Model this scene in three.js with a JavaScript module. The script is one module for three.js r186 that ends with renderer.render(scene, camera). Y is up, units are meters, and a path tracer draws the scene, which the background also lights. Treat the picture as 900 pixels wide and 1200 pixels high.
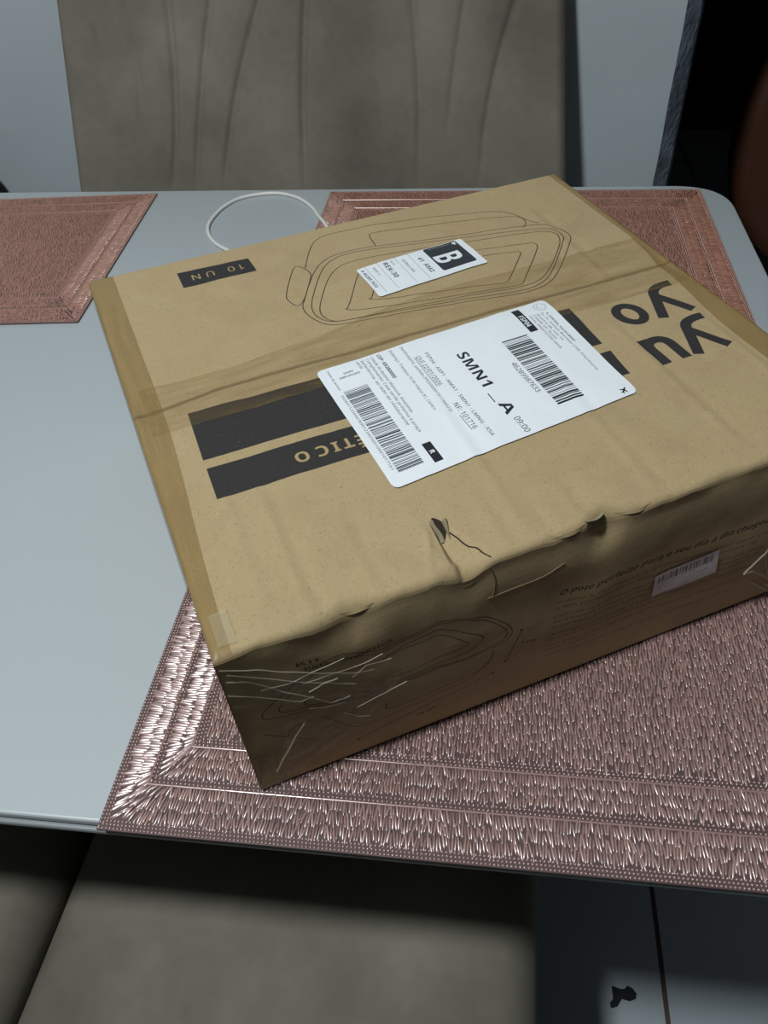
import * as THREE from 'three';
import { RoundedBoxGeometry } from 'three/addons/geometries/RoundedBoxGeometry.js';
import { mergeGeometries } from 'three/addons/utils/BufferGeometryUtils.js';

// ---------- camera, light, exposure ----------
const scene = new THREE.Scene();
const T = 0.75;                                   // table top height
const camera = new THREE.PerspectiveCamera(67.6, 0.75, 0.02, 30);
camera.rotation.order = 'YXZ';
camera.rotation.set(-0.7826, 0.1692, -0.0791);
camera.position.set(0, T + 0.3932, 0);
scene.add(camera);
scene.background = new THREE.Color(0x000000);
const renderer = new THREE.WebGLRenderer({ antialias: true });
renderer.toneMapping = THREE.LinearToneMapping;
renderer.toneMappingExposure = 0.855;
renderer.shadowMap.enabled = true;
const LAMP = { pos: [-0.43, T + 1.35, 0.1], power: 6.3, color: 0xf0f7fa };

// ---------- helpers ----------
function rng(seed) { let s = seed >>> 0; return () => { s = (s + 0x6d2b79f5) | 0; let t = Math.imul(s ^ (s >>> 15), 1 | s); t = (t + Math.imul(t ^ (t >>> 7), 61 | t)) ^ t; return ((t ^ (t >>> 14)) >>> 0) / 4294967296; }; }
function hash(x, y, k) { let h = Math.imul(x | 0, 374761393) + Math.imul(y | 0, 668265263) + Math.imul(k | 0, 2147483647 ^ 0x5bd1e995); h = Math.imul(h ^ (h >>> 13), 1274126177); return ((h ^ (h >>> 16)) >>> 0) / 4294967296; }
function noise(x, y, k = 0) {
  const i = Math.floor(x), j = Math.floor(y), f = x - i, g = y - j, a = f * f * (3 - 2 * f), b = g * g * (3 - 2 * g);
  return (hash(i, j, k) * (1 - a) + hash(i + 1, j, k) * a) * (1 - b) + (hash(i, j + 1, k) * (1 - a) + hash(i + 1, j + 1, k) * a) * b - 0.5;
}
const tnoise = (x, y, f, k = 0) => { // tiles over 0..1
  const X = x * f, Y = y * f, i = Math.floor(X), j = Math.floor(Y), a0 = X - i, b0 = Y - j, a = a0 * a0 * (3 - 2 * a0), b = b0 * b0 * (3 - 2 * b0), w = (n) => ((n % f) + f) % f;
  return (hash(w(i), w(j), k) * (1 - a) + hash(w(i + 1), w(j), k) * a) * (1 - b) + (hash(w(i), w(j + 1), k) * (1 - a) + hash(w(i + 1), w(j + 1), k) * a) * b - 0.5;
};
const tfbm = (x, y, f, k = 0) => tnoise(x, y, f, k) + 0.5 * tnoise(x, y, 2 * f, k + 1) + 0.25 * tnoise(x, y, 4 * f, k + 2);
const fbm = (x, y, k = 0) => noise(x, y, k) + 0.5 * noise(x * 2.1, y * 2.1, k + 1) + 0.25 * noise(x * 4.3, y * 4.3, k + 2);
const gauss = (x, s) => Math.exp(-(x * x) / (2 * s * s));
const clamp = (x, a, b) => Math.min(b, Math.max(a, x));
const smooth = (a, b, x) => { const t = clamp((x - a) / (b - a), 0, 1); return t * t * (3 - 2 * t); };
const counts = {};
function numbered(n) { const k = counts[n] = (counts[n] ?? -1) + 1; return k ? n + '_' + String(k).padStart(3, '0') : n; }
function tag(o, label, category, group) { o.userData = { label, category }; if (group) o.userData.group = group; return o; }
function thing(name, label, category, [x, y, z] = [0, 0, 0], turn = 0, group) {
  const o = new THREE.Group(); o.name = numbered(name); o.position.set(x, y, z); o.rotation.y = turn; scene.add(o); return tag(o, label, category, group);
}
function obj(name, geo, mat, parent, label) {
  const m = new THREE.Mesh(Array.isArray(geo) ? mergeGeometries(geo.map((g) => g.index ? g.toNonIndexed() : g)) : geo, mat);
  m.name = parent ? name : numbered(name); m.castShadow = m.receiveShadow = true; (parent || scene).add(m);
  if (label) m.userData.label = label;
  return m;
}
function struct(name, geo, mat, parent) { const m = obj(name, geo, mat, parent); m.userData.kind = 'structure'; return m; }
const box = (w, h, d, x, y, z) => new THREE.BoxGeometry(w, h, d).translate(x, y, z);
const rbox = (w, h, d, x, y, z, r = 0.005, s = 3) => new RoundedBoxGeometry(w, h, d, s, r).translate(x, y, z);
const tube = (pts, r, n = 40, rs = 8) => new THREE.TubeGeometry(new THREE.CatmullRomCurve3(pts.map((p) => new THREE.Vector3(...p))), n, r, rs);
// a surface from a function of (s, t); ss and tt are the parameter samples
function sheet(ss, tt, f, uvf) {
  const pos = [], uv = [], idx = [], n = ss.length;
  for (const t of tt) for (const s of ss) { pos.push(...f(s, t)); uv.push(...(uvf ? uvf(s, t) : [s, t])); }
  for (let j = 0; j + 1 < tt.length; j++) for (let i = 0; i + 1 < n; i++) { const a = j * n + i; idx.push(a, a + 1, a + n + 1, a, a + n + 1, a + n); }
  const g = new THREE.BufferGeometry();
  g.setAttribute('position', new THREE.Float32BufferAttribute(pos, 3)); g.setAttribute('uv', new THREE.Float32BufferAttribute(uv, 2)); g.setIndex(idx); g.computeVertexNormals();
  return g;
}
const span = (a, b, n) => Array.from({ length: n + 1 }, (_, i) => a + (b - a) * i / n);
function canvas(w, h) { const c = document.createElement('canvas'); c.width = w; c.height = h; return [c, c.getContext('2d')]; }
function canvasTexture(c, srgb = true) { const t = new THREE.CanvasTexture(c); if (srgb) t.colorSpace = THREE.SRGBColorSpace; t.wrapS = t.wrapT = THREE.RepeatWrapping; t.magFilter = THREE.LinearFilter; return t; }
function noiseTexture(n, fn, srgb) {
  const d = new Uint8Array(n * n * 4);
  for (let y = 0; y < n; y++) for (let x = 0; x < n; x++) { const c = fn(x / n, y / n), o = (y * n + x) * 4; for (let k = 0; k < 3; k++) d[o + k] = clamp(c[k] ?? c[0], 0, 255); d[o + 3] = 255; }
  const t = new THREE.DataTexture(d, n, n); if (srgb) t.colorSpace = THREE.SRGBColorSpace; t.wrapS = t.wrapT = THREE.RepeatWrapping; t.magFilter = THREE.LinearFilter; t.needsUpdate = true; return t;
}
const std = (color, roughness = 0.8, extra = {}) => new THREE.MeshStandardMaterial({ color, roughness, ...extra });

// ---------- materials ----------
const plasterBump = noiseTexture(256, (x, y) => [128 + 90 * tfbm(x, y, 40, 3)]);
const wallMap = noiseTexture(256, (x, y) => { const n = 7 * tfbm(x, y, 6, 5); return [183 + n, 192 + n, 196 + n]; }, true);
const M = {
  wall: std(0xffffff, 0.9, { map: wallMap, bumpMap: plasterBump, bumpScale: 0.0006 }),
  rough_plaster: std(0xffffff, 0.95, { map: noiseTexture(128, (x, y) => { const n = 60 * tfbm(x, y, 9, 11); return [98 + n, 106 + n, 118 + n * 1.05]; }, true), bumpMap: plasterBump, bumpScale: 0.003 }),
  ceiling: std(0x5c5c5c, 0.95), dark_wall: std(0x2c2928, 0.9),
  tile: std(0xc3ced4, 0.35, { map: noiseTexture(128, (x, y) => { const n = 8 * tfbm(x, y, 5, 21); return [240 + n]; }, true) }),
  grout: std(0x5d4b42, 0.9), mark: std(0x15161a, 0.7),
  table: new THREE.MeshPhysicalMaterial({ color: 0xb3babd, roughness: 0.45, ior: 1.6, clearcoat: 0.8, clearcoatRoughness: 0.42 }),
  table_edge: std(0x8d9396, 0.3), frame: std(0x2b2b2c, 0.6),
  cord: std(0xe6e4de, 0.45), wood: std(0x3c2415, 0.55), black: std(0x121315, 0.55), brown: std(0x55301d, 0.6),
};
const suedeMap = noiseTexture(512, (x, y) => { const n = 24 * tfbm(x, y, 7, 31) + 6 * tnoise(x, y, 90, 33); return [120 + n, 115 + n, 103 + n * 0.95]; }, true);
const suedeBump = noiseTexture(256, (x, y) => [128 + 100 * tnoise(x, y, 120, 35)]);
M.suede = new THREE.MeshPhysicalMaterial({ map: suedeMap, roughness: 0.95, sheen: 0.25, sheenRoughness: 0.6, sheenColor: new THREE.Color(0x8a8578), bumpMap: suedeBump, bumpScale: 0.0004 });

// ---------- room ----------
const floor = new THREE.Group(); floor.name = 'floor'; floor.userData = { kind: 'structure', label: 'pale blue-grey tiled floor with dark joints' }; scene.add(floor);
obj('grout_bed', box(4.2, 0.1, 6.2, 0, -0.052, -0.7), M.grout, floor);
{
  const size = 0.46, gap = 0.0058, g = new RoundedBoxGeometry(size - gap, 0.02, size - gap, 2, 0.0012);
  for (let i = -4; i < 4; i++) for (let j = -6; j < 5; j++) obj('tile', g, M.tile, floor).position.set(0.264 + (i + 0.5) * size, -0.0099, -0.13 + (j - 0.5) * size);
  const sh = new THREE.Shape([[0.198, -0.291], [0.208, -0.2885], [0.2135, -0.2885], [0.218, -0.293], [0.224, -0.2905], [0.2285, -0.285], [0.227, -0.279], [0.219, -0.2755], [0.2095, -0.2772], [0.2065, -0.273], [0.203, -0.268], [0.195, -0.2655], [0.1937, -0.271], [0.1985, -0.2765]].map(([x, z]) => new THREE.Vector2(x, -z)));
  obj('dark_mark', new THREE.ExtrudeGeometry(sh, { depth: 0.0008, bevelEnabled: false }).rotateX(-Math.PI / 2).translate(0, 0.0001, 0), M.mark, floor, 'dark irregular mark on the floor tile');
}
const uvScaled = (g, k) => { const u = g.attributes.uv; for (let i = 0; i < u.count; i++) u.setXY(i, u.getX(i) * k, u.getY(i) * k); return g; };
const WZ = -1.16;
struct('wall_back', uvScaled(box(2.34, 2.6, 0.16, 0.238 - 1.17, 1.3, WZ - 0.08), 3), M.wall);
struct('wall_back_right', box(0.9, 2.6, 0.16, 1.65, 1.3, WZ - 0.08), M.wall);
struct('wall_back_top', box(1.0, 0.5, 0.16, 0.72, 2.35, WZ - 0.08), M.wall);
struct('wall_left', box(0.1, 2.6, 6, -2.15, 1.3, -0.7), M.dark_wall);
struct('wall_right', box(0.1, 2.6, 6, 2.15, 1.3, -0.7), M.dark_wall);
struct('wall_front', box(4.4, 2.6, 0.1, 0, 1.3, 2.35), M.dark_wall);
struct('wall_far', box(4.4, 2.6, 0.1, 0, 1.3, -3.75), M.dark_wall);
struct('ceiling', box(4.4, 0.1, 6.2, 0, 2.65, -0.7), M.ceiling);
{ // rough unpainted plaster corner of the door opening: slanted strip
  const ss = span(0, 1, 6), tt = span(0, 1, 160);
  const g = sheet(ss, tt, (s, t) => [0.236 + 0.029 * s + 0.0012 * fbm(t * 60, s * 2, 41), 2.1 * t, WZ + 0.002 - 0.02 * s - 0.1 * smooth(0.85, 1, s) + 0.0014 * fbm(s * 8, t * 90, 42)], (s, t) => [s * 0.25, t * 8]);
  struct('trim_1', g, M.rough_plaster);
}

// ---------- lamp ----------
{
  const [x, y, z] = LAMP.pos;
  const t = thing('pendant_lamp', 'bare white pendant bulb hanging above the left of the table', 'lamp', [x, 2.6, z]);
  obj('lamp_cord', new THREE.CylinderGeometry(0.004, 0.004, 2.6 - y - 0.08, 10).translate(0, -(2.6 - y - 0.08) / 2, 0), std(0xdddddd, 0.5), t);
  obj('bulb_holder', new THREE.CylinderGeometry(0.016, 0.02, 0.045, 24).translate(0, y - 2.6 + 0.062, 0), std(0xdddddd, 0.5), t);
  
  obj('socket', new THREE.LatheGeometry([[0, 0], [0.05, 0], [0.05, -0.015], [0.026, -0.03], [0.024, -0.06], [0, -0.06]].map((p) => new THREE.Vector2(...p)), 32), std(0xdddddd, 0.5), t);
  obj('bulb', new THREE.SphereGeometry(0.045, 32, 20).translate(0, y - 2.6, 0), new THREE.MeshStandardMaterial({ color: 0xffffff, emissive: LAMP.color, emissiveIntensity: 8, roughness: 0.4 }), t);
  const l = new THREE.PointLight(LAMP.color, LAMP.power, 0, 2); l.position.set(0, y - 2.6, 0); l.castShadow = true; l.shadow.radius = 3; t.add(l); l.name = 'bulb_light';
}

// ---------- table ----------
{
  const t = thing('dining_table', 'light grey dining table with rounded corners under the box and placemats', 'table', [-0.32, 0, -0.558]);
  const L = 1.2, W = 0.816, R = 0.062, s = new THREE.Shape();
  const rr = (w, d, r) => { const s = new THREE.Shape(); s.moveTo(-w / 2 + r, -d / 2); s.lineTo(w / 2 - r, -d / 2); s.quadraticCurveTo(w / 2, -d / 2, w / 2, -d / 2 + r); s.lineTo(w / 2, d / 2 - r); s.quadraticCurveTo(w / 2, d / 2, w / 2 - r, d / 2); s.lineTo(-w / 2 + r, d / 2); s.quadraticCurveTo(-w / 2, d / 2, -w / 2, d / 2 - r); s.lineTo(-w / 2, -d / 2 + r); s.quadraticCurveTo(-w / 2, -d / 2, -w / 2 + r, -d / 2); return s; };
  const slab = (w, d, r, h, b, y) => new THREE.ExtrudeGeometry(rr(w - 2 * b, d - 2 * b, r), { depth: h - 2 * b, bevelThickness: b, bevelSize: b, bevelSegments: 3, curveSegments: 16 }).rotateX(-Math.PI / 2).translate(0, y + b, 0);
  obj('tabletop', slab(L, W, R, 0.006, 0.0018, T - 0.006), M.table, t);
  obj('edge_band', slab(L + 0.004, W + 0.004, R, 0.0045, 0.0015, T - 0.0115), M.table_edge, t, 'thin rim below the top');
  obj('apron', box(L - 0.1, 0.05, W - 0.06, 0, T - 0.0375, 0), M.frame, t);
  obj('base', rbox(0.6, 0.03, 0.17, 0, 0.015, -0.02, 0.006), M.frame, t);
  for (const x of [-0.22, 0.22]) obj('leg', rbox(0.09, T - 0.09, 0.09, x, (T - 0.03) / 2, -0.02, 0.006), M.frame, t);
}

// ---------- placemats ----------
M.mat_back = std(0x5b4947, 0.5, { metalness: 0.1 });
const foil = (color, roughness) => new THREE.MeshPhysicalMaterial({ color, roughness, metalness: 0.12, ior: 2.3, clearcoat: 1, clearcoatRoughness: roughness * 0.7, sheen: 0.7, sheenRoughness: 0.35, sheenColor: new THREE.Color(0xc05a30) });
M.rose_fibre = foil(0xa88781, 0.3); M.rose_bead = foil(0xa88781, 0.24); M.warm_fibre = foil(0xb8806b, 0.32); M.warm_bead = foil(0xb8806b, 0.28);  // second pair: the far mats get a warmer tone than the near one
function makePlacemat(fibre, bead) {
  const w = 0.449, d = 0.314, t = thing('placemat', '', 'placemat');
  const rnd = rng(77), y0 = 0.0016;
  obj('backing', rbox(w, y0, d, 0, y0 / 2, 0, 0.0007, 2), M.mat_back, t);
  // offsets from the mat's edge: [across short sides, across long sides] in metres
  const FX = [0.0055, 0.0200, 0.0243, 0.0378, 0.0440], FZ = [0.0058, 0.0262, 0.0318, 0.0498, 0.0560];
  const strand = new THREE.SphereGeometry(1, 6, 5), dummy = new THREE.Object3D(), col = new THREE.Color();
  const spots = [], beads = [];
  const put = (x, z, ang, len, wid, tilt, roll = 0) => spots.push([x, z, ang, len, wid, tilt, roll]);
  // centre: strands running away from the diner, in staggered columns
  const cx = w / 2 - FX[4], cz = d / 2 - FZ[4];
  for (let x = -cx + 0.0006, i = 0; x < cx; x += 0.00165, i++) for (let z = -cz + 0.003 * rnd(); z < cz; z += 0.0046 + 0.003 * rnd())
    put(x + 0.0008 * (rnd() - 0.5), z, (rnd() - 0.5) * 0.34 + 0.16 * noise(x * 60, z * 60, 7), 0.0068 + 0.003 * rnd(), 0.0014, 0.06 + (rnd() - 0.5) * 0.26);
  // two bands round it, mitred at the corners
  for (let b = 0; b < 2; b++) {
    const ax0 = FX[b * 2], ax1 = FX[b * 2 + 1], az0 = FZ[b * 2], az1 = FZ[b * 2 + 1];
    for (const side of [0, 1, 2, 3]) {
      const long = side < 2, sg = side % 2 ? 1 : -1, len = long ? w / 2 : d / 2, rows = long ? 3 : 2;
      for (let q = -len; q < len; q += 0.00155) for (let k = 0; k < rows; k++) {
        const f = (k + 0.5 + 0.5 * (rnd() - 0.5)) / rows;
        const off = long ? az0 + (az1 - az0) * f : ax0 + (ax1 - ax0) * f;
        const lim = long ? w / 2 - (ax0 + (ax1 - ax0) * f) : d / 2 - (az0 + (az1 - az0) * f);
        if (Math.abs(q) > lim) continue;
        const corner = smooth(0.022, 0, lim - Math.abs(q)) * Math.sign(q) * 0.75;
        const x = long ? q : sg * (w / 2 - off), z = long ? sg * (d / 2 - off) : q;
        let ang = (rnd() - 0.5) * (long ? 0.4 : 0.22) + 0.25 * noise(q * 70, b * 5 + side, 9);
        ang += long ? sg * corner : Math.PI / 2 - sg * corner;
        const half = (long ? az1 - az0 : ax1 - ax0) / rows;
        put(x, z, ang, half * (1.15 + 0.4 * rnd()), long ? 0.0014 : 0.0021, long ? 0.07 + (rnd() - 0.5) * 0.26 : (rnd() - 0.5) * 0.1, long ? 0 : 0.4 + (rnd() - 0.5) * 0.26);
      }
    }
  }
  // beaded lines: three at the rim, two and three between the bands
  const ring = (ox, oz, step) => {
    const hx = w / 2 - ox, hz = d / 2 - oz;
    for (let x = -hx; x <= hx; x += step) beads.push([x, -hz], [x, hz]);
    for (let z = -hz; z <= hz; z += step) beads.push([-hx, z], [hx, z]);
  };
  ring(0.0012, 0.0012, 0.0021); ring(0.0030, 0.0032, 0.0021); ring(0.0047, 0.0051, 0.0021);
  ring(0.0211, 0.0282, 0.0024); ring(0.0230, 0.0304, 0.0024);
  ring(0.0392, 0.0516, 0.0024); ring(0.0411, 0.0535, 0.0024); ring(0.0430, 0.0554, 0.0024);
  const fm = new THREE.InstancedMesh(strand, fibre, spots.length); fm.name = 'woven_fibres'; fm.userData.kind = 'stuff'; t.add(fm);
  spots.forEach(([x, z, a, l, wd, ti, ro], i) => {
    dummy.position.set(x, y0 + 0.0001, z); dummy.rotation.set(0, 0, 0); dummy.rotation.order = 'YXZ'; dummy.rotation.y = a; dummy.rotation.x = ti; dummy.rotation.z = ro * Math.sign(Math.sin(a));
    dummy.scale.set(wd * 0.56, ro ? 0.00055 : 0.0009, l * 0.5); dummy.updateMatrix(); fm.setMatrixAt(i, dummy.matrix);
    const v = 0.72 + 0.5 * rnd(); fm.setColorAt(i, col.setRGB(v, v * (0.97 + 0.05 * rnd()), v * (0.96 + 0.05 * rnd())));
  });
  const bm = new THREE.InstancedMesh(new THREE.SphereGeometry(1, 7, 5), bead, beads.length); bm.name = 'beaded_lines'; bm.userData.kind = 'stuff'; t.add(bm);
  beads.forEach(([x, z], i) => { dummy.rotation.set(0, 0, 0); dummy.position.set(x, y0, z); dummy.scale.set(0.00082, 0.0008, 0.00078); dummy.updateMatrix(); bm.setMatrixAt(i, dummy.matrix); });
  fm.castShadow = fm.receiveShadow = bm.castShadow = bm.receiveShadow = true;
  for (const [ox, oz] of [[FX[1] + 0.0002, FZ[1] + 0.0003], [FX[3] + 0.0002, FZ[3] + 0.0003]]) {
    const hx = w / 2 - ox, hz = d / 2 - oz, r = 0.00075;
    obj('ridge', [-1, 1].flatMap((s) => [new THREE.CapsuleGeometry(r, 2 * hx, 3, 8).rotateZ(Math.PI / 2).translate(0, y0 + 0.0004, s * hz), new THREE.CapsuleGeometry(r, 2 * hz, 3, 8).rotateX(Math.PI / 2).translate(s * hx, y0 + 0.0004, 0)]), bead, t);
  }
  return t;
}
{
  const near = makePlacemat(M.rose_fibre, M.rose_bead);
  near.userData.label = 'rose-gold embossed placemat at the near table edge under the cardboard box';
  near.position.set(-0.191 + 0.2245, T, -0.1455 - 0.157);
  const spots = [[-0.4165 - 0.2245, -0.797 + 0.0145, 0.066, 'warmer-toned pink placemat at the far left, left of the white cord'], [0.0245, -0.7955, -0.006, 'warmer-toned pink placemat at the far right corner of the table behind the box']];
  const far = makePlacemat(M.warm_fibre, M.warm_bead);
  spots.forEach(([x, z, r, label], i) => { const c = i ? far.clone() : far; if (i) { c.name = numbered('placemat'); scene.add(c); } c.position.set(x, T, z); c.rotation.y = r; c.userData = { label, category: 'placemat', group: 'warmer-toned placemats on the far side of the table' }; });
}

// ---------- the cardboard box ----------
const BX = [0, T, -0.4];
const V = (a) => new THREE.Vector3(a[0], a[1], a[2] + 0.4);           // box-local corners
const QA = V([-0.1038, 0.136, -0.166]), QB = V([-0.2829, 0.136, -0.4757]), QC = V([0.0534, 0.136, -0.6609]), QD = V([0.2063, 0.136, -0.3373]);
const YB = 0.0044, A0 = V([-0.1076, YB, -0.1732]), D0 = V([0.205, YB, -0.3401]), B0 = V([-0.2815, YB, -0.4745]), C0 = V([0.0525, YB, -0.6585]);
const bil = (p, q, r, s, u, v) => new THREE.Vector3().addScaledVector(p, (1 - u) * (1 - v)).addScaledVector(q, u * (1 - v)).addScaledVector(r, (1 - u) * v).addScaledVector(s, u * v);
const LU = 0.362, LV = 0.358;
const edgeR = (u) => 0.0042 + 0.0045 * gauss(u - 0.53, 0.03) + 0.004 * gauss(u - 0.17, 0.03) + 0.0035 * gauss(u - 0.33, 0.02) + 0.0016 * (noise(u * 22, 1, 51) + noise(u * 60, 4, 52));
const seamV = (u) => 0.5 + 0.025 * smooth(-0.02, 0.2, u) + 0.002 * smooth(0.2, 1, u);
const drop = (d, r) => d >= r ? 0 : r - Math.sqrt(Math.max(0, r * r - (r - d) * (r - d)));
const RIDGES = [[0.126, 0.0, 0.26, 0.8], [0.21, 0, 0.16, 0.6], [0.425, 0, 0.3, 0.8], [0.39, 0, 0.1, 0.6], [0.44, 0, 0.12, 0.7], [0.62, 0.02, 0.3, 0.6], [0.78, 0.05, 0.4, 0.7], [0.86, 0.55, 0.85, 0.8], [0.30, 0, 0.12, 0.5], [0.5, 0, 0.08, 0.6], [0.08, 0.05, 0.3, 0.4], [0.93, 0.1, 0.35, 0.7]];
function topH(u, v) {
  let h = 0.0014 * fbm(u * 5, v * 5, 61) + 0.0005 * fbm(u * 22, v * 14, 62);
  h -= 0.0018 * gauss(v - seamV(u), 0.02);                                    // flaps sag to the seam
  for (const [c, a, b, k] of RIDGES) h += k * 0.0006 * smooth(a - 0.02, a + 0.02, v) * smooth(b + 0.05, b - 0.05, v) * (gauss(u - c - 0.015 * (v - a), 0.006) - 0.9 * gauss(u - c - 0.015 * (v - a) - 0.013, 0.007));
  // torn groove running to the front edge
  const gu = 0.321 + 0.006 * smooth(0.09, 0, v), gw = 0.011 + 0.024 * smooth(0.09, 0, v), fade = smooth(0.098, 0.07, v);
  { const q = (u - gu) / gw; h -= 0.0048 * fade * (q < -0.15 ? smooth(-0.55, -0.15, q) : smooth(1.35, -0.15, q)); }
  h += 0.0007 * fade * gauss(u - gu + gw * 1.3, 0.004);
  return h;
}
function top(u, v, lift = 0) {
  const p = bil(QA, QD, QB, QC, u, v), r = edgeR(u), s = 0.0035;
  const edge = smooth(0, 0.03, v) * smooth(0, 0.02, u) * smooth(0, 0.02, 1 - u) * smooth(0, 0.02, 1 - v);
  p.y += topH(u, v) * Math.max(edge, smooth(0.1, 0.06, v) * 0.8 * smooth(0.03, 0.01, Math.abs(u - 0.335)));
  p.y -= Math.max(drop(v * LV, r), drop((1 - v) * LV, s), drop(u * LU, s), drop((1 - u) * LU, s));
  p.y += lift;
  const out = smooth(r / LV * 1.5, 0, v);                                       // edge wanders in and out
  p.z += out * 0.0018 * noise(u * 18, 2, 55); 
  if (v < 0.2) p.z -= 0.0045 * smooth(0.05, 0, v) * (gauss(u - 0.53, 0.02) + 0.6 * gauss(u - 0.17, 0.02));
  return p.toArray();
}
const dense = (n) => [0, 0.0008, 0.002, 0.004, 0.007, 0.011, 0.016, ...span(0.022, 0.3, n), ...span(0.301, 0.375, n).slice(0, -1), ...span(0.375, 0.978, 2 * n), 0.984, 0.989, 0.993, 0.996, 0.998, 0.9992, 1];

// print of the top, drawn in its own reading direction: x runs against u, y runs with v
function cardboard(w, h, seed) {
  const [c, g] = canvas(w, h), r = rng(seed);
  g.fillStyle = '#ad9770'; g.fillRect(0, 0, w, h);
  for (let i = 0; i < 260; i++) { g.fillStyle = `rgba(${r() < 0.5 ? '190,170,130' : '135,112,78'},${0.03 + 0.04 * r()})`; g.beginPath(); g.ellipse(r() * w, r() * h, 30 + 130 * r(), 20 + 60 * r(), r() * 3, 0, 7); g.fill(); }
  for (let i = 0; i < w * h / 130; i++) { const x = r() * w, y = r() * h, a = r() * 6.3, l = 2 + 7 * r(); g.strokeStyle = r() < 0.55 ? `rgba(92,72,44,${0.14 + 0.36 * r()})` : `rgba(215,200,165,${0.1 + 0.3 * r()})`; g.lineWidth = 0.8 + r(); g.beginPath(); g.moveTo(x, y); g.lineTo(x + l * Math.cos(a), y + l * Math.sin(a)); g.stroke(); }
  return [c, g];
}
function curve(g, k, flat, close) {   // smooth line through points given in thousandths
  const p = []; for (let i = 0; i < flat.length; i += 2) p.push([flat[i] * k[0] / 1000, flat[i + 1] * k[1] / 1000]);
  const n = p.length; g.beginPath();
  if (close) { g.moveTo((p[n - 1][0] + p[0][0]) / 2, (p[n - 1][1] + p[0][1]) / 2); for (let i = 0; i < n; i++) { const q = p[(i + 1) % n]; g.quadraticCurveTo(p[i][0], p[i][1], (p[i][0] + q[0]) / 2, (p[i][1] + q[1]) / 2); } } else {
    g.moveTo(...p[0]); for (let i = 1; i < n - 1; i++) g.quadraticCurveTo(p[i][0], p[i][1], (p[i][0] + p[i + 1][0]) / 2, (p[i][1] + p[i + 1][1]) / 2); g.lineTo(...p[n - 1]);
  }
  g.stroke();
}
const S = 2048, INK = '#2b2827';
const [topCanvas, G] = cardboard(S, S, 101);
{
  const k = [S, S], q = (x) => x * S;
  const quad = (pts) => { G.beginPath(); pts.forEach(([x, y], i) => i ? G.lineTo(q(x), q(y)) : G.moveTo(q(x), q(y))); G.closePath(); G.fill(); };
  G.fillStyle = INK;
  quad([[0.703, 0.877], [0.842, 0.877], [0.842, 0.94], [0.705, 0.937]]);
  quad([[0.2535, 0.467], [0.9205, 0.472], [0.925, 0.3485], [0.26, 0.346]]);
  quad([[0.2595, 0.322], [0.925, 0.328], [0.927, 0.258], [0.266, 0.254]]);
  // scuffed ink
  const r = rng(9); for (let i = 0; i < 900; i++) { const y = 0.26 + 0.2 * r(), x = 0.7 + 0.22 * r(); if (Math.abs(y - 0.337) < 0.012 || noise(x * 40, y * 12, 3) < 0.02) continue; G.fillStyle = `rgba(170,150,112,${0.15 + 0.3 * r()})`; G.fillRect(q(x), q(y), 1 + 2.5 * r(), 1 + 2 * r()); }
  G.fillStyle = '#ab9467'; G.textBaseline = 'middle'; G.textAlign = 'center';
  G.font = '58px sans-serif';
  for (const [c, x, y] of [['1', 0.726, 0.9075], ['0', 0.745, 0.908], ['U', 0.785, 0.909], ['N', 0.812, 0.9095]]) G.fillText(c, q(x), q(y));
  G.font = 'bold 66px sans-serif';
  for (const [c, x] of [['H', 0.604], ['E', 0.629], ['R', 0.65], ['M', 0.677], ['É', 0.704], ['T', 0.7245], ['I', 0.743], ['C', 0.7635], ['O', 0.794]]) G.fillText(c, q(x), q(0.291));
  G.strokeStyle = INK; G.lineCap = 'butt'; G.lineJoin = 'round';
  const st = (lw, ...pts) => { G.lineWidth = lw * S; G.beginPath(); G.moveTo(q(pts[0][0]), q(pts[0][1])); for (let i = 1; i < pts.length; i++) { const p = pts[i]; if (p.length === 4) G.quadraticCurveTo(q(p[0]), q(p[1]), q(p[2]), q(p[3])); else G.lineTo(q(p[0]), q(p[1])); } G.stroke(); };
  const letterY = (x, y) => { st(0.0175, [x + 0.008, y], [x + 0.04, y + 0.064]); st(0.0185, [x + 0.068, y], [x + 0.042, y + 0.068], [x + 0.034, y + 0.098, x - 0.006, y + 0.092]); };
  letterY(0.071, 0.25); letterY(0.058, 0.366);
  st(0.0178, [0.161, 0.25], [0.161, 0.292], [0.161, 0.316, 0.18, 0.316], [0.199, 0.316, 0.199, 0.292]); st(0.0178, [0.199, 0.25], [0.199, 0.325]);
  G.lineWidth = 0.0165 * S; G.beginPath(); G.ellipse(q(0.17), q(0.403), q(0.0205), q(0.0285), -0.12, 0, 7); G.stroke();
  // line drawing of the food container
  G.lineWidth = 3.4; G.strokeStyle = '#2c261f';
  curve(G, k, [668, 694, 658, 717, 620, 796, 588, 844, 551, 866, 473, 857, 320, 819, 157, 793, 121, 753, 114, 713, 123, 691, 202, 594, 239, 561, 289, 551, 426, 575, 616, 609, 646, 619, 666, 658], true);
  curve(G, k, [651, 699, 617, 771, 586, 826, 562, 846, 533, 856, 463, 842, 324, 810, 160, 771, 128, 739, 130, 709, 145, 686, 217, 594, 251, 567, 291, 559, 422, 584, 613, 619, 642, 630, 656, 659], true);
  curve(G, k, [641, 679, 625, 714, 598, 768, 572, 802, 545, 820, 474, 813, 318, 788, 159, 757, 137, 730, 142, 702, 158, 676, 214, 608, 249, 578, 285, 571, 418, 593, 607, 618, 634, 626, 645, 653], true);
  curve(G, k, [619, 837, 588, 914, 567, 948, 536, 964, 426, 946, 280, 914, 201, 888, 173, 861, 162, 815, 144, 786]);
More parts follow.
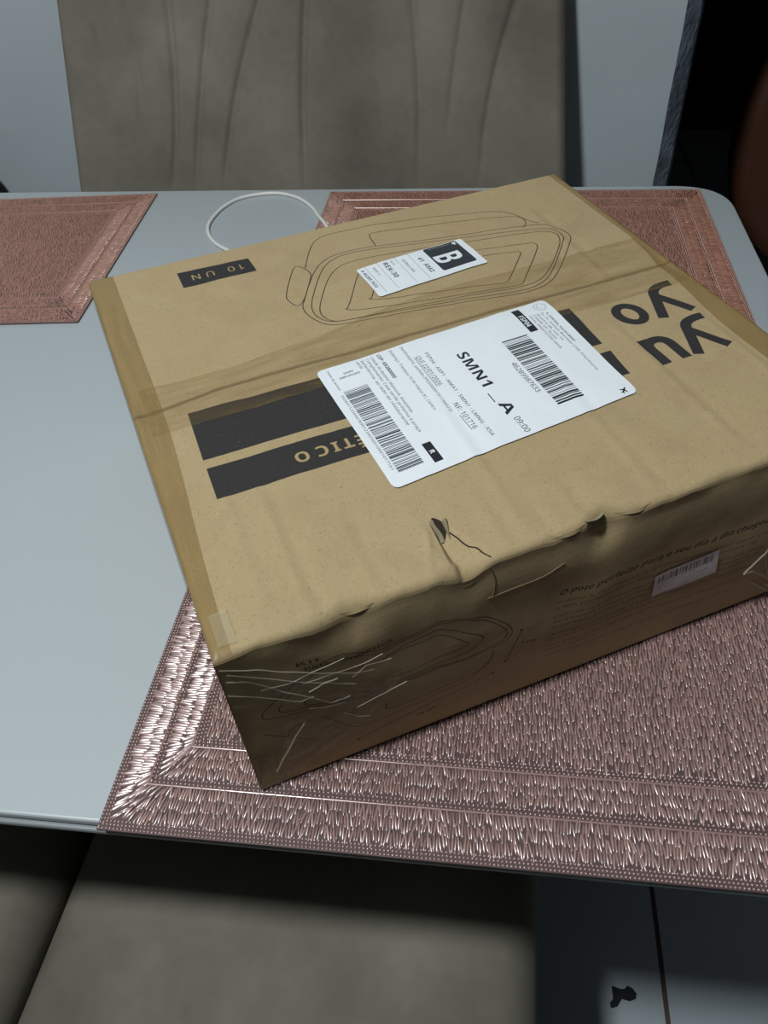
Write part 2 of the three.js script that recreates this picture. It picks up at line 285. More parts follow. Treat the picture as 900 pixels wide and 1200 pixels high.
  curve(G, k, [469, 858, 468, 909, 456, 917, 366, 896, 221, 863, 164, 836, 164, 803, 180, 788]);
  curve(G, k, [631, 861, 614, 817, 620, 796, 670, 692, 684, 732, 681, 753, 649, 829], true);
  for (const f of [[602, 660, 596, 650, 536, 770, 520, 783, 490, 777, 307, 743, 200, 720, 190, 710, 195, 693, 276, 592, 285, 580, 305, 582, 416, 600, 588, 640], [552, 672, 548, 662, 520, 716, 512, 724, 490, 722, 304, 716, 238, 700, 232, 694, 238, 683, 300, 606, 308, 600, 320, 602, 405, 622, 545, 657]]) curve(G, k, f, true);
}
const fibreBump = noiseTexture(512, (x, y) => [128 + 50 * tnoise(x, y, 180, 71) + 60 * tfbm(x, y, 24, 72)]);
const bumpTop = fibreBump.clone(); bumpTop.repeat.set(3, 3); bumpTop.needsUpdate = true;
M.card_top = std(0xffffff, 0.82, { map: canvasTexture(topCanvas), bumpMap: bumpTop, bumpScale: 0.00012 });
const [plainCanvas] = cardboard(1024, 512, 103);
M.card = std(0xffffff, 0.85, { map: canvasTexture(plainCanvas) });

const FW = 2048, FH = 786;
const [frontCanvas, F] = cardboard(FW, FH, 102);
{
  const k = [FW, FH];
  F.strokeStyle = 'rgba(36,28,20,0.85)'; F.lineWidth = 3; F.fillStyle = 'rgba(36,28,20,0.85)';
  curve(F, k, [30, 420, 60, 330, 144, 120, 203, 241, 242, 220, 285, 197, 316, 204, 344, 244, 390, 378, 401, 435, 399, 482, 387, 510, 355, 516, 297, 505, 231, 514, 163, 500, 90, 470, 40, 460], true);
  curve(F, k, [40, 420, 146, 150, 203, 260, 242, 235, 285, 210, 316, 216, 340, 252, 382, 384, 393, 435, 391, 476, 380, 500, 350, 505, 297, 495, 231, 504, 163, 488, 92, 455], true);
  curve(F, k, [70, 440, 150, 250, 198, 309, 246, 255, 294, 238, 340, 345, 359, 422, 340, 450, 297, 469, 231, 492, 163, 470], true);
  curve(F, k, [202, 297, 250, 285, 293, 277, 320, 355, 335, 400, 296, 427, 223, 455]);
  curve(F, k, [373, 546, 372, 599, 354, 656, 299, 672, 205, 707, 204, 633]); curve(F, k, [112, 554, 154, 750, 170, 762, 219, 760, 339, 700, 368, 625, 373, 546]);
  curve(F, k, [158, 872, 268, 800, 379, 732]); curve(F, k, [416, 460, 406, 565, 396, 669]);
  curve(F, k, [30, 560, 85, 700, 110, 760]); curve(F, k, [60, 640, 60, 560, 112, 554]);
  for (const [x, y] of [[0.158, 0.872], [0.379, 0.732], [0.416, 0.46], [0.396, 0.669]]) { F.beginPath(); F.arc(x * FW, y * FH, 5, 0, 7); F.fill(); }
  const text = (s, font, x0, y0, x1, y1) => { F.save(); F.font = font; F.translate(x0 * FW, y0 * FH); F.rotate(Math.atan2((y1 - y0) * FH, (x1 - x0) * FW)); const w = Math.hypot((x1 - x0) * FW, (y1 - y0) * FH), m = F.measureText(s).width; F.scale(w / m, 1); F.fillText(s, 0, 0); F.restore(); };
  text('O pote perfeito para o seu dia a dia chegou!', 'italic bold 34px sans-serif', 0.471, 0.325, 0.845, 0.365);
  text('16 cm', 'bold 22px sans-serif', 0.254, 0.87, 0.287, 0.852); text('7 cm', 'bold 22px sans-serif', 0.416, 0.565, 0.443, 0.585);
  F.fillStyle = 'rgba(36,28,20,0.7)';
  const words = ['Prático e resistente, é o companheiro ideal para o dia', 'a dia, perfeito para levar ao trabalho ou guardar na', 'Com ele sua comida fica sempre fresca e segura por mais', 'Feito com material livre de BPA, vai ao freezer e ao', 'e também ao micro-ondas sem a tampa para aquecer', 'A tampa com travas e anel de vedação mantém o sabor', 'sem vazar, para você levar tudo na bolsa', 'Seu jeito de se organizar na cozinha muito mais simples', 'com potes que encaixam', 'Cuide bem do seu pote e use por muito tempo mesmo'];
  [0.378, 0.415, 0.471, 0.506, 0.542, 0.595, 0.63, 0.686, 0.722, 0.779].forEach((y, i) => text(words[i], '18px sans-serif', 0.469, y, [0.86, 0.83, 0.85, 0.85, 0.82, 0.85, 0.66, 0.83, 0.56, 0.83][i], y + [0.062, 0.057, 0.06, 0.06, 0.055, 0.06, 0.03, 0.055, 0.015, 0.05][i]));
  text('Kit', 'bold 26px sans-serif', 0.09, 0.17, 0.125, 0.16); text('pote hermético', 'bold 24px sans-serif', 0.1, 0.2, 0.22, 0.21);
}
M.card_front = std(0xffffff, 0.8, { map: canvasTexture(frontCanvas), bumpMap: bumpTop, bumpScale: 0.00012 });
function front(u, w, lift = 0) {
  const p = bil(QA, QD, A0, D0, u, w), r = edgeR(u);
  p.y -= (1 - w) * r;
  const n = 0.0016 * fbm(u * 6, w * 3, 81) * smooth(0, 0.12, w) * smooth(1, 0.85, w) + 0.0012 * smooth(0, 0.2, w) * smooth(1, 0.6, w) * smooth(0, 0.1, u) + lift + 0.002 * gauss(w - 0.5, 0.2) * smooth(0, .3, u);
  p.x += n * 0.5; p.z += n * 0.866;
  const o = smooth(0.05, 0, w);
  p.z += o * 0.0018 * noise(u * 18, 2, 55) - 0.0045 * smooth(0.16, 0, w) * (gauss(u - 0.53, 0.02) + 0.6 * gauss(u - 0.17, 0.02));
  return p.toArray();
}
const cardBox = thing('cardboard_box', 'brown cardboard parcel box with black print, tape and a white shipping label', 'box', BX);
{
  const us = dense(70), uvT = (u, v) => [1 - u, 1 - v], gap = 0.0026;
  const flap = (v0, v1) => {
    const vs = v0 === 0 ? [0, 0.0015, 0.003, 0.005, 0.0075, 0.0105, 0.014, 0.018, ...span(0.024, 0.25, 60), ...span(0.255, 1, 70)] : [...span(0, 0.976, 70), 0.984, 0.99, 0.994, 0.997, 0.9988, 1];
    const lim = (u, t) => v0 === 0 ? t * (seamV(u) - gap / 2) : seamV(u) + gap / 2 + t * (1 - seamV(u) - gap / 2);
    const seamT = v0 === 0 ? 1 : 0, rows = v0 === 0 ? [...vs, 2] : [-1, ...vs];
    return sheet(us, rows, (u, t) => { if (t === 2 || t === -1) { const p = top(u, lim(u, seamT)); p[1] -= 0.007; return p; } return top(u, lim(u, t)); }, (u, t) => uvT(u, lim(u, clamp(t, 0, 1))));
  };
  obj('top_flap', flap(0, 1), M.card_top, cardBox, 'near top flap printed with dark bands');
  obj('top_flap', flap(1, 2), M.card_top, cardBox, 'far top flap printed with a container drawing');
  obj('front_panel', sheet(us, [0, 0.02, 0.04, 0.06, 0.09, ...span(0.12, 1, 30)], (u, w) => front(u, w), (u, w) => [u, 1 - w]), M.card_front, cardBox);
  const side = (p, q, p0, q0, k) => sheet(span(0, 1, 30), span(0, 1, 12), (u, w) => { const r = bil(p, q, p0, q0, u, w); r.y -= (1 - w) * (0.0035 + (k ? (edgeR(k - 1) - 0.0035) * (k === 1 ? smooth(0.98, 1, u) : smooth(0.02, 0, u)) : 0)); return r.toArray(); }, (u, w) => [u, w * 0.5]);
  obj('side_panel', side(QB, QA, B0, A0, 1), M.card, cardBox);
  obj('side_panel', side(QD, QC, D0, C0, 2), M.card, cardBox);
  obj('back_panel', side(QC, QB, C0, B0, 0), M.card, cardBox);
  obj('bottom_panel', sheet(span(0, 1, 4), span(0, 1, 4), (u, v) => { const p = bil(A0, D0, B0, C0, 0.004 + u * 0.992, 0.004 + v * 0.992); p.y = 0.0024; return p.toArray(); }), M.card, cardBox);

  // packing tape
  const tapeMap = noiseTexture(256, (x, y) => { const n = 26 * fbm(x * 6, y * 20, 91); return [150 + n, 119 + n * 0.9, 52 + n * 0.6]; }, true);
  const tapeAlpha = noiseTexture(256, (x, y) => { const n = tfbm(x, y, 5, 93); return [clamp(150 + 190 * n + 60 * tnoise(x, y * 0.999, 24, 94), 20, 255)]; });
  const tape = new THREE.MeshPhysicalMaterial({ map: tapeMap, roughness: 0.42, transparent: true, opacity: 0.4, clearcoat: 0.3, clearcoatRoughness: 0.35 });
  const seamTape = new THREE.MeshPhysicalMaterial({ map: tapeMap, alphaMap: tapeAlpha, roughness: 0.42, transparent: true, opacity: 0.3, clearcoat: 0.3, clearcoatRoughness: 0.35 });
  const strip = (u0, u1, v0, v1, nu, nv, lift = 0.0004) => sheet(span(0, 1, nu), span(0, 1, nv), (s, t) => { const a = typeof v0 === 'function' ? v0(s) : v0, b = typeof v1 === 'function' ? v1(s) : v1, c = typeof u0 === 'function' ? u0(t) : u0, d = typeof u1 === 'function' ? u1(t) : u1; return top(c + (d - c) * s, a + (b - a) * t, lift); }, (s, t) => [s * 2, t]);
  const us2 = (u) => 0.02 + 0.965 * u;
  obj('packing_tape', strip(0.02, 0.985, (s) => 0.436 + 0.014 * smooth(0, 0.7, s) + 0.002 * noise(s * 60, 1, 8), (s) => seamV(us2(s)) - 0.0014, 120, 24), seamTape, cardBox, 'clear brown tape on the near side of the seam');
  obj('packing_tape', strip(0.02, 0.985, (s) => seamV(us2(s)) + 0.0014, (s) => 0.566 + 0.068 * smooth(0.1, 0.6, s) + 0.002 * noise(s * 60, 3, 8), 120, 24), seamTape, cardBox, 'clear brown tape on the far side of the seam');
  obj('packing_tape', strip(0, (t) => 0.024 + 0.022 * smooth(0, 0.5, t), 0.002, 0.998, 24, 120, 0.0006), tape, cardBox, 'tape along the left top edge');
  obj('packing_tape', strip((t) => 0.948 + 0.032 * smooth(0.25, 0.7, t), 1, 0.002, 0.998, 24, 120, 0.0006), tape, cardBox, 'tape along the right top edge');
  // tape wrapped over the left face
  obj('packing_tape', sheet(span(0, 1, 24), span(0, 1, 8), (u, w) => { const p = bil(QB, QA, B0, A0, u, 0.03 + w * 0.26); p.x -= 0.0009; return p.toArray(); }), tape, cardBox);

  // clear crumpled tape on the front face
  const filmA = noiseTexture(512, (x, y) => { const n = fbm(x * 9, y * 9, 95), s = noise(x * 110, y * 110, 96); return [clamp(40 + 70 * n + (s > 0.25 ? 120 : 0), 0, 255)]; });
  const filmB = noiseTexture(256, (x, y) => [128 + 110 * fbm(x * 10, y * 10, 97)]);
  const film = new THREE.MeshPhysicalMaterial({ color: 0xb9ab93, roughness: 0.3, transparent: true, alphaMap: filmA, bumpMap: filmB, bumpScale: 0.002 });
  const filmPatch = (pts, n = 24) => { // quad in front-face coordinates
    const [a, b, c, d] = pts; return sheet(span(0, 1, n), span(0, 1, n), (s, t) => { const u = (a[0] * (1 - s) + b[0] * s) * (1 - t) + (d[0] * (1 - s) + c[0] * s) * t, w = (a[1] * (1 - s) + b[1] * s) * (1 - t) + (d[1] * (1 - s) + c[1] * s) * t; return front(u, w, 0.0009 + 0.0009 * Math.abs(fbm(s * 7, t * 7, 99))); });
  };
  obj('clear_tape', filmPatch([[0.003, 0.05], [0.17, 0.3], [0.2, 0.5], [0.003, 0.3]]), film, cardBox, 'crumpled clear tape round the near corner');
  obj('clear_tape', filmPatch([[0.06, 0.5], [0.235, 0.42], [0.16, 0.74], [0.03, 0.985]]), film, cardBox, 'dusty clear tape on the front face');
  obj('clear_tape', filmPatch([[0.86, 0.3], [0.998, 0.3], [0.998, 0.98], [0.84, 0.7]]), film, cardBox, 'clear tape round the right corner');
  obj('clear_tape', filmPatch([[0.002, 0.7], [0.03, 0.72], [0.04, 0.99], [0.002, 0.995]]), film, cardBox);
  const shine = std(0xd0c6b2, 0.35, { transparent: true, opacity: 0.36 });  // pale colour stands in for the glints along the tape wrinkles
  const finer = (l) => l.slice(1).flatMap((p, i) => [0, 0.33, 0.67].map((k) => [l[i][0] + (p[0] - l[i][0]) * k, l[i][1] + (p[1] - l[i][1]) * k])).concat([l[l.length - 1]]);
  const wr = (list, r) => tube(finer(list).map(([u, w]) => front(u, w + 0.006 * noise(u * 160, w * 40, 17), 0.0013)), r * 0.72, 40, 5);
  const W = [
    [[[0.004, 0.02], [0.047, 0.105], [0.115, 0.224], [0.19, 0.32]], 0.00042], [[[0.01, 0.065], [0.089, 0.244], [0.163, 0.366]], 0.00042],
    [[[0.007, 0.105], [0.028, 0.141], [0.067, 0.27], [0.128, 0.456], [0.153, 0.447]], 0.0005], [[[0.003, 0.19], [0.086, 0.376], [0.105, 0.373]], 0.00035],
    [[[0.042, 0.231], [0.084, 0.234], [0.152, 0.168]], 0.00032], [[[0.094, 0.268], [0.125, 0.258], [0.204, 0.24]], 0.00035],
    [[[0.085, 0.539], [0.069, 0.631], [0.03, 0.876]], 0.0006], [[[0.141, 0.566], [0.16, 0.63], [0.178, 0.655]], 0.00035], [[[0.095, 0.451], [0.12, 0.48], [0.147, 0.484]], 0.0003],
    [[[0.1, 0.33], [0.12, 0.3], [0.14, 0.29]], 0.0006], [[[0.16, 0.55], [0.2, 0.52], [0.235, 0.5]], 0.0004], [[[0.16, 0.31], [0.18, 0.27], [0.215, 0.3]], 0.0004],
    [[[0.872, 0.42], [0.858, 0.567], [0.831, 0.678]], 0.0008], [[[0.857, 0.575], [0.88, 0.7], [0.903, 0.818]], 0.0008], [[[0.831, 0.69], [0.85, 0.69], [0.88, 0.77], [0.939, 0.93]], 0.0007],
    [[[0.864, 0.806], [0.9, 0.9], [0.93, 0.985]], 0.0007], [[[0.91, 0.9], [0.93, 0.93], [0.945, 0.985]], 0.0012],
  ];
  for (const [l, r] of W) obj('tape_wrinkle', wr(l, r), shine, cardBox);
  // crumpled tape end on the top corner, its glint put in as pale colour
  obj('tape_end', sheet(span(0, 1, 14), span(0, 1, 14), (s, t) => top(0.012 + 0.022 * s, 0.012 + 0.05 * t, 0.001 + 0.0016 * Math.abs(fbm(s * 5, t * 7, 111)))), std(0xcfc6a8, 0.25, { transparent: true, opacity: 0.22 }), cardBox);

  // tear by the front edge: dark sheet as the shade in the hole, lifted paper and a crack
  const at = (u, v, l) => top(u, v, l);
  const hole = sheet(span(0, 1, 12), span(0, 1, 16), (s, t) => { const w = Math.sin(Math.PI * clamp(t, 0.02, 0.98)) ** 0.6; return at(0.322 + 0.004 * Math.sin(t * 3) + (s - 0.5) * 0.014 * w, 0.062 + 0.036 * t, 0.0005); });
  obj('tear', hole, std(0x2c2117, 0.95), cardBox, 'dark sheet put in for the shade of a torn hole');
  const paper = std(0x8d8266, 0.9, { side: THREE.DoubleSide });
  obj('torn_paper', sheet(span(0, 1, 10), span(0, 1, 16), (s, t) => at(0.318 + 0.006 * s + 0.002 * Math.sin(t * 5), 0.062 + 0.032 * t, 0.0008 + 0.0016 * Math.sin(Math.PI * s) * Math.sin(Math.PI * t))), paper, cardBox);
  obj('torn_paper', sheet(span(0, 1, 10), span(0, 1, 12), (s, t) => at(0.331 + 0.008 * s * t, 0.06 + 0.026 * t, 0.0006 + 0.0014 * s * (1 - s) * 4 * (0.3 + t))), paper, cardBox);
  obj('crack', tube([[0.334, 0.068], [0.339, 0.055], [0.342, 0.045], [0.346, 0.036], [0.353, 0.028], [0.356, 0.016], [0.362, 0.006]].map(([u, v]) => at(u, v, 0.0001)), 0.0004, 30, 5), std(0x2f261b, 0.95), cardBox);
  // crushed curl on the front edge and frayed bits along it
  obj('torn_paper', sheet(span(0, 1, 16), span(0, 1, 10), (s, t) => { const p = at(0.5 + 0.028 * s, 0.012 * t, 0.0006); const a = t * 4.2; const k = 0.5 + 0.5 * Math.sin(Math.PI * s); p[1] += k * 0.0016 * Math.sin(a); p[2] += k * 0.0016 * (1 - Math.cos(a)) + 0.0005; p[0] += k * 0.0009 * (1 - Math.cos(a)); return p; }), paper, cardBox);
  for (const [u0, u1] of [[0.155, 0.2], [0.45, 0.5], [0.545, 0.6]]) obj('torn_paper', sheet(span(0, 1, 14), span(0, 1, 4), (s, t) => { const p = at(u0 + (u1 - u0) * s, 0.003, 0.0004); const b = Math.sin(Math.PI * s); p[1] -= 0.0016 * t; p[0] += 0.0009 * b * (0.3 + t * 0.5); p[2] += 0.0016 * b * (0.3 + t * 0.5); return p; }), M.card, cardBox);
  obj('crack', tube([[0.36, 0.02], [0.365, 0.08], [0.363, 0.16]].map(([u, w]) => front(u, w, 0.0002)), 0.0003, 16, 5), std(0x7d6a4d, 0.95), cardBox);
  obj('crack', tube([[0.355, 0.16], [0.39, 0.165], [0.44, 0.15], [0.47, 0.12]].map(([u, w]) => front(u, w, 0.0002)), 0.0003, 24, 5), std(0x7d6a4d, 0.95), cardBox);
}

// ---------- labels stuck on the box ----------
function bars(g, x, y, w, h, seed, n = 70) { const r = rng(seed); let q = 0; const k = []; for (let i = 0; i < n; i++) k.push(1 + Math.floor(r() * 3.4)); const sum = k.reduce((a, b) => a + b), u = w / sum; k.forEach((b, i) => { if (i % 2 === 0) g.fillRect(x + q, y, b * u, h); q += b * u; }); }
function fit(g, s, font, x0, y, x1) { g.font = font; const m = g.measureText(s).width; g.save(); g.translate(x0, y); g.scale((x1 - x0) / m, 1); g.fillText(s, 0, 0); g.restore(); }
{
  const [c, g] = canvas(1000, 1500); g.fillStyle = '#e9edf0'; g.fillRect(0, 0, 1000, 1500);
  g.fillStyle = '#16191d'; g.textBaseline = 'alphabetic';
  g.fillRect(30, 195, 246, 53); g.fillStyle = '#e9edf0'; fit(g, 'FSP04', 'bold 46px sans-serif', 100, 239, 222); g.fillStyle = '#16191d';
  g.strokeStyle = '#555a60'; g.lineWidth = 2.5; g.beginPath(); g.ellipse(72, 66, 42, 36, 0, 0, 7); g.stroke(); g.beginPath(); g.arc(72, 58, 26, 0.4, 2.7); g.stroke();
  g.fillStyle = '#3a3f45'; fit(g, 'R. CENTRAL FULFILLMENT', 'bold 22px sans-serif', 150, 70, 470); fit(g, 'Av. Dr. Antônio Machado 2100, Empresarial', '22px sans-serif', 135, 98, 745); fit(g, 'Quadra 08, lote 14', '22px sans-serif', 132, 126, 430); fit(g, 'Cidade SP, Brasil', '22px sans-serif', 130, 152, 400); fit(g, 'Venda: 20000147398104306', '22px sans-serif', 128, 178, 490);
  g.fillStyle = '#16191d'; bars(g, 281, 280, 603, 170, 5, 79);
  fit(g, '46289987633', '44px sans-serif', 474, 502, 752);
  fit(g, 'SMN1', 'bold 92px sans-serif', 247, 736, 590); g.fillRect(628, 738, 78, 6); fit(g, 'A', 'bold 92px sans-serif', 722, 736, 822);
  fit(g, '09:00', '50px sans-serif', 853, 718, 978);
  fit(g, 'FSP04 · AXP1 · AMA1 · SMN1 · LMNG · X54', '29px sans-serif', 147, 890, 918);
  fit(g, 'QUI 22/01/2026', '40px sans-serif', 152, 948, 442); g.fillRect(152, 955, 290, 3); fit(g, 'NF: 101716', '40px sans-serif', 605, 948, 832); g.fillRect(700, 955, 130, 3);
  g.fillStyle = '#33383e'; fit(g, 'Destinatário: pedido (PED0000191194022)', '26px sans-serif', 22, 990, 655); fit(g, 'Endereço: Travessa 10 de março 81, Centro', '26px sans-serif', 22, 1060, 602);
  g.fillStyle = '#16191d'; fit(g, 'CEP: 69280000', 'bold 30px sans-serif', 22, 1138, 262);
  g.fillStyle = '#33383e'; fit(g, 'Cidade de destino: Manicoré, Amazonas', '25px sans-serif', 26, 1178, 560); fit(g, 'Complemento: Casa verde próxima à praça', '25px sans-serif', 26, 1208, 712); fit(g, 'Referência: ao lado do restaurante', '25px sans-serif', 26, 1240, 640); fit(g, 'verde', '25px sans-serif', 26, 1266, 100);
  g.fillStyle = '#16191d'; g.fillRect(798, 1190, 145, 50); g.fillStyle = '#e9edf0'; fit(g, 'R', 'bold 40px sans-serif', 854, 1229, 882); g.fillStyle = '#16191d';
  bars(g, 236, 1288, 678, 142, 8, 121); g.fillStyle = '#33383e'; fit(g, '35260112345678901234550010001017161', '22px sans-serif', 255, 1456, 890); fit(g, 'Chave de acesso', '22px sans-serif', 20, 1446, 215);
  g.save(); g.translate(95, 1360); g.rotate(-Math.PI / 2); fit(g, 'DANFE', 'bold 22px sans-serif', -8, 4, 52); fit(g, 'SIMPLIFICADO', 'bold 22px sans-serif', -45, 34, 80); g.restore();
  g.fillStyle = '#16191d'; g.save(); g.translate(955, 66); g.rotate(-0.75); g.beginPath(); [[-2, -26], [3, -26], [5, -8], [24, 4], [24, 9], [5, 3], [4, 16], [11, 22], [11, 26], [0, 22], [-11, 26], [-11, 22], [-4, 16], [-5, 3], [-24, 9], [-24, 4], [-5, -8]].forEach(([x, y], i) => i ? g.lineTo(x, y) : g.moveTo(x, y)); g.fill(); g.restore();
  // label corners in box coordinates (x = 1 - u, v), rounded corners cut from the shape
  const K = [[0.278, 0.517], [0.284, 0.205], [0.702, 0.167], [0.710, 0.485]];
  const place = (K, n, m, rad, lift, asp) => {
    const ss = span(0, 1, n), tt = span(0, 1, m);
    return sheet(ss, tt, (s, t) => { // pull grid corners in to round them
      const dx = Math.min(t, 1 - t) * asp, ins = dx < rad ? (rad - Math.sqrt(Math.max(0, rad * rad - (rad - dx) ** 2))) : 0; const s2 = ins + (1 - 2 * ins) * s;
      const x = (K[0][0] * (1 - s2) + K[1][0] * s2) * (1 - t) + (K[3][0] * (1 - s2) + K[2][0] * s2) * t, v = (K[0][1] * (1 - s2) + K[1][1] * s2) * (1 - t) + (K[3][1] * (1 - s2) + K[2][1] * s2) * t;
      return top(1 - x, v, lift);
    }, (s, t) => { const dx = Math.min(t, 1 - t) * asp, ins = dx < rad ? (rad - Math.sqrt(Math.max(0, rad * rad - (rad - dx) ** 2))) : 0; return [ins + (1 - 2 * ins) * s, 1 - t]; });
  };
  const rows = (r, a) => [...span(0, r / a, 6), ...span(r / a, 1 - r / a, 60).slice(1), ...span(1 - r / a, 1, 6).slice(1)];
  const geo = (K, rad, lift, asp, n) => { const tt = rows(rad, asp), ss = span(0, 1, n); return sheet(ss, tt, (s, t) => { const dx = Math.min(t, 1 - t) * asp, ins = dx < rad ? rad - Math.sqrt(Math.max(0, rad * rad - (rad - dx) ** 2)) : 0, s2 = ins + (1 - 2 * ins) * s, x = (K[0][0] * (1 - s2) + K[1][0] * s2) * (1 - t) + (K[3][0] * (1 - s2) + K[2][0] * s2) * t, v = (K[0][1] * (1 - s2) + K[1][1] * s2) * (1 - t) + (K[3][1] * (1 - s2) + K[2][1] * s2) * t; return top(1 - x, v, lift); }, (s, t) => { const dx = Math.min(t, 1 - t) * asp, ins = dx < rad ? rad - Math.sqrt(Math.max(0, rad * rad - (rad - dx) ** 2)) : 0; return [ins + (1 - 2 * ins) * s, 1 - t]; }); };
  obj('shipping_label', geo(K, 0.035, 0.0009, 1.5, 50), std(0xffffff, 0.45, { map: canvasTexture(c) }), cardBox, 'white shipping label with barcodes');

  const [c2, g2] = canvas(490, 1400), k = 0.7; g2.scale(k, k); g2.fillStyle = '#e7ebee'; g2.fillRect(0, 0, 700, 2000);
  g2.fillStyle = '#23272c'; g2.beginPath(); g2.roundRect(8, 120, 585, 640, 40); g2.fill();
  g2.fillStyle = '#e7ebee'; g2.save(); g2.translate(200, 725); g2.font = 'bold 640px sans-serif'; g2.scale(0.62, 1.06); g2.fillText('B', 0, 0); g2.restore();
  g2.save(); g2.translate(62, 180); g2.rotate(0.2); g2.beginPath(); for (let i = 0; i < 10; i++) g2.lineTo((i % 2 ? 22 : 52) * Math.cos(i * 0.628), (i % 2 ? 22 : 52) * Math.sin(i * 0.628)); g2.fill(); g2.restore();
  g2.globalAlpha = 0.5; g2.fillRect(40, 250, 10, 420); g2.globalAlpha = 1;
  g2.fillStyle = '#3a3f45'; for (const y of [1045, 1290, 1618, 1840]) g2.fillRect(0, y, 655, 5);
  fit(g2, '41  AM2', 'bold 110px sans-serif', 160, 960, 540); fit(g2, 'ENTREGA SMN', '70px sans-serif', 92, 1215, 430); fit(g2, 'REK-30', 'bold 120px sans-serif', 40, 1540, 420); fit(g2, 'MAN 12', '70px sans-serif', 75, 1745, 275); fit(g2, '# 46289 7633', 'bold 80px sans-serif', 54, 1950, 510); fit(g2, 'ROTA', '50px sans-serif', 45, 1400, 160);
  obj('routing_label', geo([[0.313, 0.799], [0.307, 0.682], [0.533, 0.66], [0.538, 0.776]], 0.05, 0.0009, 2.86, 24), std(0xffffff, 0.42, { map: canvasTexture(c2) }), cardBox, 'small white label with a black square');

  const [c3, g3] = canvas(512, 320); g3.fillStyle = '#cfc9cc'; g3.fillRect(0, 0, 512, 320); g3.fillStyle = '#2f2d30'; bars(g3, 30, 30, 440, 100, 12, 67); fit(g3, 'PCLK00149286', '30px sans-serif', 150, 165, 340); fit(g3, 'Kit 10 potes herméticos com tampa', '26px sans-serif', 30, 205, 440); fit(g3, 'SKU 7899641', '26px sans-serif', 30, 245, 180);
  const q = [[0.641, 0.447], [0.754, 0.418], [0.764, 0.58], [0.648, 0.598]];
  obj('barcode_sticker', sheet(span(0, 1, 24), span(0, 1, 12), (s, t) => front((q[0][0] * (1 - s) + q[1][0] * s) * (1 - t) + (q[3][0] * (1 - s) + q[2][0] * s) * t, (q[0][1] * (1 - s) + q[1][1] * s) * (1 - t) + (q[3][1] * (1 - s) + q[2][1] * s) * t, 0.0008), (s, t) => [s, 1 - t]), std(0xffffff, 0.5, { map: canvasTexture(c3) }), cardBox, 'pale barcode sticker on the front');
}

// ---------- white cord ----------
{
  const r = 0.0021, y = T + r;
  const pts = [[-0.262, -0.755], [-0.2847, -0.7881], [-0.3083, -0.8097], [-0.3229, -0.8314], [-0.331, -0.8539], [-0.3322, -0.8771], [-0.3266, -0.9094], [-0.3129, -0.9344], [-0.29, -0.9468], [-0.2645, -0.9489], [-0.2401, -0.9371], [-0.2172, -0.9116]].map(([x, z]) => [x, y, z]);
  pts.push([-0.2, y + 0.0012, -0.8775], [-0.19, y + 0.003, -0.857], [-0.17, y + 0.003, -0.81], [-0.155, y + 0.003, -0.77]);
  tag(obj('cord', tube(pts, r, 140, 12), M.cord), 'thin white cord looped on the table behind the box', 'cord');
}

// ---------- chairs ----------
function padded(w, h, th, r, nx, ny, dent, half) { // closed cushion: x across, y up, front face towards +z
  const e = (d) => d >= r ? 1 : Math.sqrt(Math.max(0, 1 - (1 - d / r) ** 2));
  const line = (n) => [0, 0.02, 0.06, 0.14, 0.28, 0.5, 0.75].map((k) => k * r / n[0]).concat(span(r / n[0], 1 - r / n[0], n[1])).concat([0.75, 0.5, 0.28, 0.14, 0.06, 0.02, 0].map((k) => 1 - k * r / n[0]));
  const aa = line([w, nx]), bb = line([h, ny]);
  const side = (sg) => sheet(sg > 0 ? aa : [...aa].reverse(), bb, (a, b) => {
    const y = b * h, hw = half ? half(y) : w / 2, x = (a - 0.5) * 2 * hw, f = e(Math.min(a, 1 - a) * w) * e(Math.min(b, 1 - b) * h);
    return [x, y, sg * th / 2 * f + (sg > 0 && dent ? dent(x, y) * f : 0)];
  }, (a, b) => [a * w * 1.4, b * h * 1.4]);
  return [side(1), side(-1)];
}
